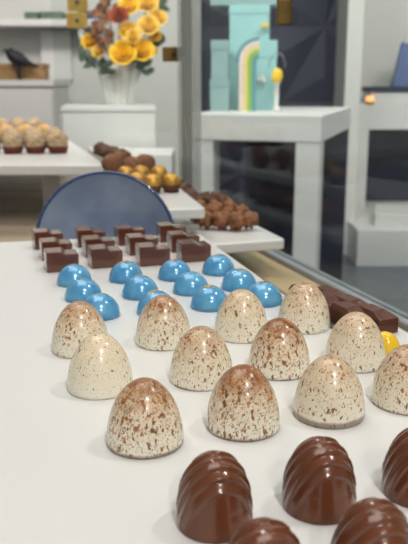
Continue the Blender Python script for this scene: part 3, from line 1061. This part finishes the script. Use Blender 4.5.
def sprig(label, u, v, Y, L, m, seed, n=9, grp='leaf sprigs in the vase', size=.022):
    rnd = random.Random(seed)
    c = at(u, v, Y)
    base = Vector((vt.x, VY, vz + .02))
    d = c - base
    t = thing('leaf_sprig', label, 'foliage', base, 0, grp)
    bm = bmesh.new()
    for k in range(n):
        o = d + Vector((rnd.uniform(-1, 1) * L, rnd.uniform(-.5, .5) * L, rnd.uniform(-1, 1) * L))
        dirv = Vector((rnd.uniform(-1, 1), rnd.uniform(-.8, .1), rnd.uniform(-.9, .6))).normalized()
        side = dirv.cross(Vector((rnd.uniform(-.3, .3), -1, rnd.uniform(-.3, .3)))).normalized()
        nn = dirv.cross(side)
        s = size * rnd.uniform(.8, 1.3)
        pts = []
        for i in range(7):
            tt = i / 6
            w = s * .52 * math.sin(PI * tt ** .8) + .0004
            bend = nn * (s * .35 * (tt - .5) ** 2)
            mid = o + dirv * (2 * s * (tt - .5)) + bend
            pts.append((bm.verts.new(mid - side * w + nn * w * .25), bm.verts.new(mid), bm.verts.new(mid + side * w + nn * w * .25)))
        for A, D in zip(pts, pts[1:]):
            bm.faces.new((A[0], A[1], D[1], D[0])); bm.faces.new((A[1], A[2], D[2], D[1]))
    obj('leaves', bm, m, t)
    bm = bmesh.new()
    tube(bm, [(d.x * .12, d.y * .12, 0), (d.x * .3, d.y * .25, vh * .85), (d.x * .8, d.y * .7, vh * .85 + (d.z - vh * .85) * .6), tuple(d)], .003, 6)
    obj('stem', bm, M_STEM, t)
sprig('dark green leaves hanging out at the left of the bouquet', 88, 57, 3.04, .030, M_LEAF, 1, 10)
sprig('dark green leaves over the left part of the vase rim', 104, 66, 3.0, .022, M_LEAF, 2, 8)
sprig('dark green leaves over the right part of the vase rim', 144, 66, 3.0, .026, M_LEAF, 3, 9)
sprig('dark green leaves at the right behind the roses', 156, 40, 3.10, .022, M_LEAF, 4, 7)
sprig('dark green leaves at the upper right of the bouquet', 161, 5, 3.12, .018, M_LEAF, 5, 6)
sprig('rust brown leaves at the left of the bouquet', 103, 40, 3.05, .040, M_RUST, 6, 15)
sprig('rust brown leaves at upper left of the bouquet, near the brass clamps', 102, 18, 3.06, .036, M_RUST, 7, 14)
sprig('rust brown leaves at the top left of the bouquet', 108, 0, 3.08, .036, M_RUST, 8, 14)

# ------------------------------------------------------------------ left background: cabinet, shelf, bird
CY = 3.70
zc = at(20, 80, CY).z
ca0, ca1 = at(-120, 80, CY), at(52, 80, CY)
cab = thing('white_cabinet', 'pale grey cabinet at far left under the bird figurine', 'cabinet', (ca1.x, CY, FZ))
cw = ca1.x - ca0.x
obj('cabinet_body', B(-cw, 0, .006, .45, 0, zc - FZ - .03), M_CAB, cab, smooth=False)
obj('worktop', B(-cw - .01, .01, -.012, .45, zc - FZ - .03, zc - FZ), M_CAB, cab, smooth=False, bevel=.004)
for k in range(2):
    obj('door', B(-cw * (k + 1) / 2 + .005, -cw * k / 2 - .005, -.008, .006, .06, zc - FZ - .04), M_CAB, cab, smooth=False, bevel=.003)
b0, b1 = at(-14, 70, CY), at(39, 70, CY)
zb = at(10, 63, CY).z
wbx = thing('wooden_box', 'light brown wooden box on the far left cabinet, behind the bird figurine', 'box', ((b0.x + b1.x) / 2, CY + .10, zc))
bw = (b1.x - b0.x) / 2
obj('box_body', B(-bw, bw, 0, .14, 0, (zb - zc) * .72), M_WOOD, wbx, smooth=False, bevel=.003)
obj('lid', B(-bw - .004, bw + .004, -.004, .144, (zb - zc) * .72, zb - zc), M_WOOD, wbx, smooth=False, bevel=.003)
pbd = at(15, 60, CY)
s = CY / 760
bird = thing('bird_figurine', 'black bird figurine standing in front of the wooden box at far left', 'figurine', (pbd.x, CY + .045, zc))
bm = bmesh.new()
hh = at(14, 45, CY).z - zc
path = [(-5, 16.5), (-6.5, 15.2), (-6, 13.4), (-2, 11.6), (2, 10.4), (7, 9.2), (12, 8.2), (21, 6.6)]
rad = [.8, 5, 6.0, 7.2, 7.0, 5, 2.6, 1.0]
bm = bmesh.new()
kk = hh / 17.5
tube(bm, [(x * s, 0, z * kk) for x, z in path], lambda t: rad[min(7, int(round(t * 7)))] * s, 14)
bo = obj('body', bm, M_BLACK, bird)
bo.modifiers.new('smooth', 'SUBSURF').levels = 2
bo.modifiers['smooth'].render_levels = 2
bm = bmesh.new()
tube(bm, [(-10 * s, 0, 15.2 * kk), (-15 * s, 0, 14.2 * kk)], lambda t: (1.5 - 1.2 * t) * s, 8)
obj('beak', bm, M_BLACK, bird)
for sg in (-1, 1):
    bm = bmesh.new()
    tube(bm, [(.5 * s, sg * 1.4 * s, 10 * kk), (1.0 * s, sg * 1.6 * s, 0)], 1.5 * s, 8)
    obj('leg', bm, M_BLACK, bird)
# wall shelf with books
SY = 4.08
zt, zbt = at(50, 19, SY).z, at(50, 26, SY).z
s0, s1 = at(-160, 20, SY), at(101, 20, SY)
sh = thing('wall_shelf', 'long white wall shelf at upper left holding books', 'shelf', (s1.x, SY, zbt))
obj('shelf_board', B(-(s1.x - s0.x), 0, 0, .22, 0, zt - zbt), M_WHITE, sh, smooth=False, bevel=.004)
for k in (-.12, -.9):
    obj('bracket', B(k, k + .02, .03, .22, -.06, 0), M_WHITE, sh, smooth=False)
def book(label, u0, u1, v0, m, cover=None):
    a, b = at(u0, 10, SY + .05), at(u1, 10, SY + .05)
    t = thing('book', label, 'book', (a.x, SY + .05, zt), 0, 'books on the wall shelf')
    h = at(u0, v0, SY + .05).z - zt
    w = b.x - a.x
    obj('cover', B(0, w, 0, .12, 0, h), m, t, smooth=False, bevel=.002)
    obj('pages', B(.004, w - .004, .004, .125, h, h + .003), M_WAX, t, smooth=False)
book('navy blue book lying right of the brass clamps', 88.5, 99, 10.5, M_BLUE)
book('dark navy book on the shelf, left of the blue one', 78, 87.5, 11.5, M_NAVYC)
book('muted green book on the shelf, left of the brass clamps', 40, 62, 11.5, M_GREENB)
book('dull grey green book at the left end of the shelf', 24, 38, 12, M_GREENB)
pv = at(52, 10, SY + .05)
# pale panel on the wall
q0, q1 = at(42, 80, 4.26), at(70, 30, 4.26)
pn = obj('wall_panel', B(q0.x, q1.x, 4.26, 4.298, q0.z, q1.z), M_WHITE, smooth=False, bevel=.004)
tag(pn, 'pale white panel on the far wall below the shelf', 'wall panel')

# ------------------------------------------------------------------ lights
def area(name, loc, size, power, target=None, col=(1, .965, .92), shape='DISK', sy=None):
    l = bpy.data.lights.new(name, 'AREA')
    l.shape = shape
    l.size = size
    if sy: l.size_y = sy
    l.energy = power
    l.color = col
    o = bpy.data.objects.new(name, l)
    COL.objects.link(o)
    o.location = loc
    d = Vector(target or (loc[0], loc[1], -1)) - Vector(loc)
    o.rotation_euler = d.to_track_quat('-Z', 'Y').to_euler()
    return o
area('spotlight', (.45, -.75, 1.75), .16, 13, (0, .4, 0))
area('spotlight', (.62, -1.85, 1.75), .16, 12, (0, .4, 0))
area('spotlight', (.95, .55, 1.6), .14, 8, (0, .45, 0))
area('fill_light', (-.3, .9, 1.85), 1.4, 17, shape='RECTANGLE', sy=1.2)  # broad soft fill added above the trays, not a fixture
area('fill_light', (.9, 2.2, 1.86),   .9, 48, (1.0, 4.2, -.2), shape='RECTANGLE', sy=.6)  # unseen fill, put in to brighten the fronts of the white tables
area('fill_light', (-.9, 2.0, 1.86), 1.0, 56, (-.5, 4.0, .1), shape='RECTANGLE', sy=.6)  # unseen fill added to lift the plinth fronts and left background
area('fill_light', (2.0, 3.4, 1.86), .9, 42, (1.4, 5.2, -.1), shape='RECTANGLE', sy=.6)  # added fill out of view, brightens the right wall and table

w = bpy.data.worlds.new('World')
C.world = w
w.use_nodes = True
bg = w.node_tree.nodes['Background']
bg.inputs['Color'].default_value = (1, .985, .96, 1)
bg.inputs['Strength'].default_value = .52

# ------------------------------------------------------------------ camera
cam = bpy.data.cameras.new('camera')
co = bpy.data.objects.new('camera', cam)
COL.objects.link(co)
co.location = (0, 0, CAM_H)
co.rotation_euler = (PI / 2 - PITCH, 0, 0)
cam.sensor_fit = 'VERTICAL'
cam.sensor_height = 36
cam.lens = 36 * 760 / 544
cam.clip_start = .01
cam.dof.use_dof = True
cam.dof.focus_distance = .345
cam.dof.aperture_fstop = cam.lens / 2.1
C.camera = co
C.view_settings.view_transform = 'Standard'
C.view_settings.look = 'None'
C.view_settings.exposure = .10
C.view_settings.gamma = .93
C.cycles.use_denoising = True
C.cycles.max_bounces = 10
C.cycles.transparent_max_bounces = 16
C.cycles.caustics_reflective = False
C.cycles.caustics_refractive = False
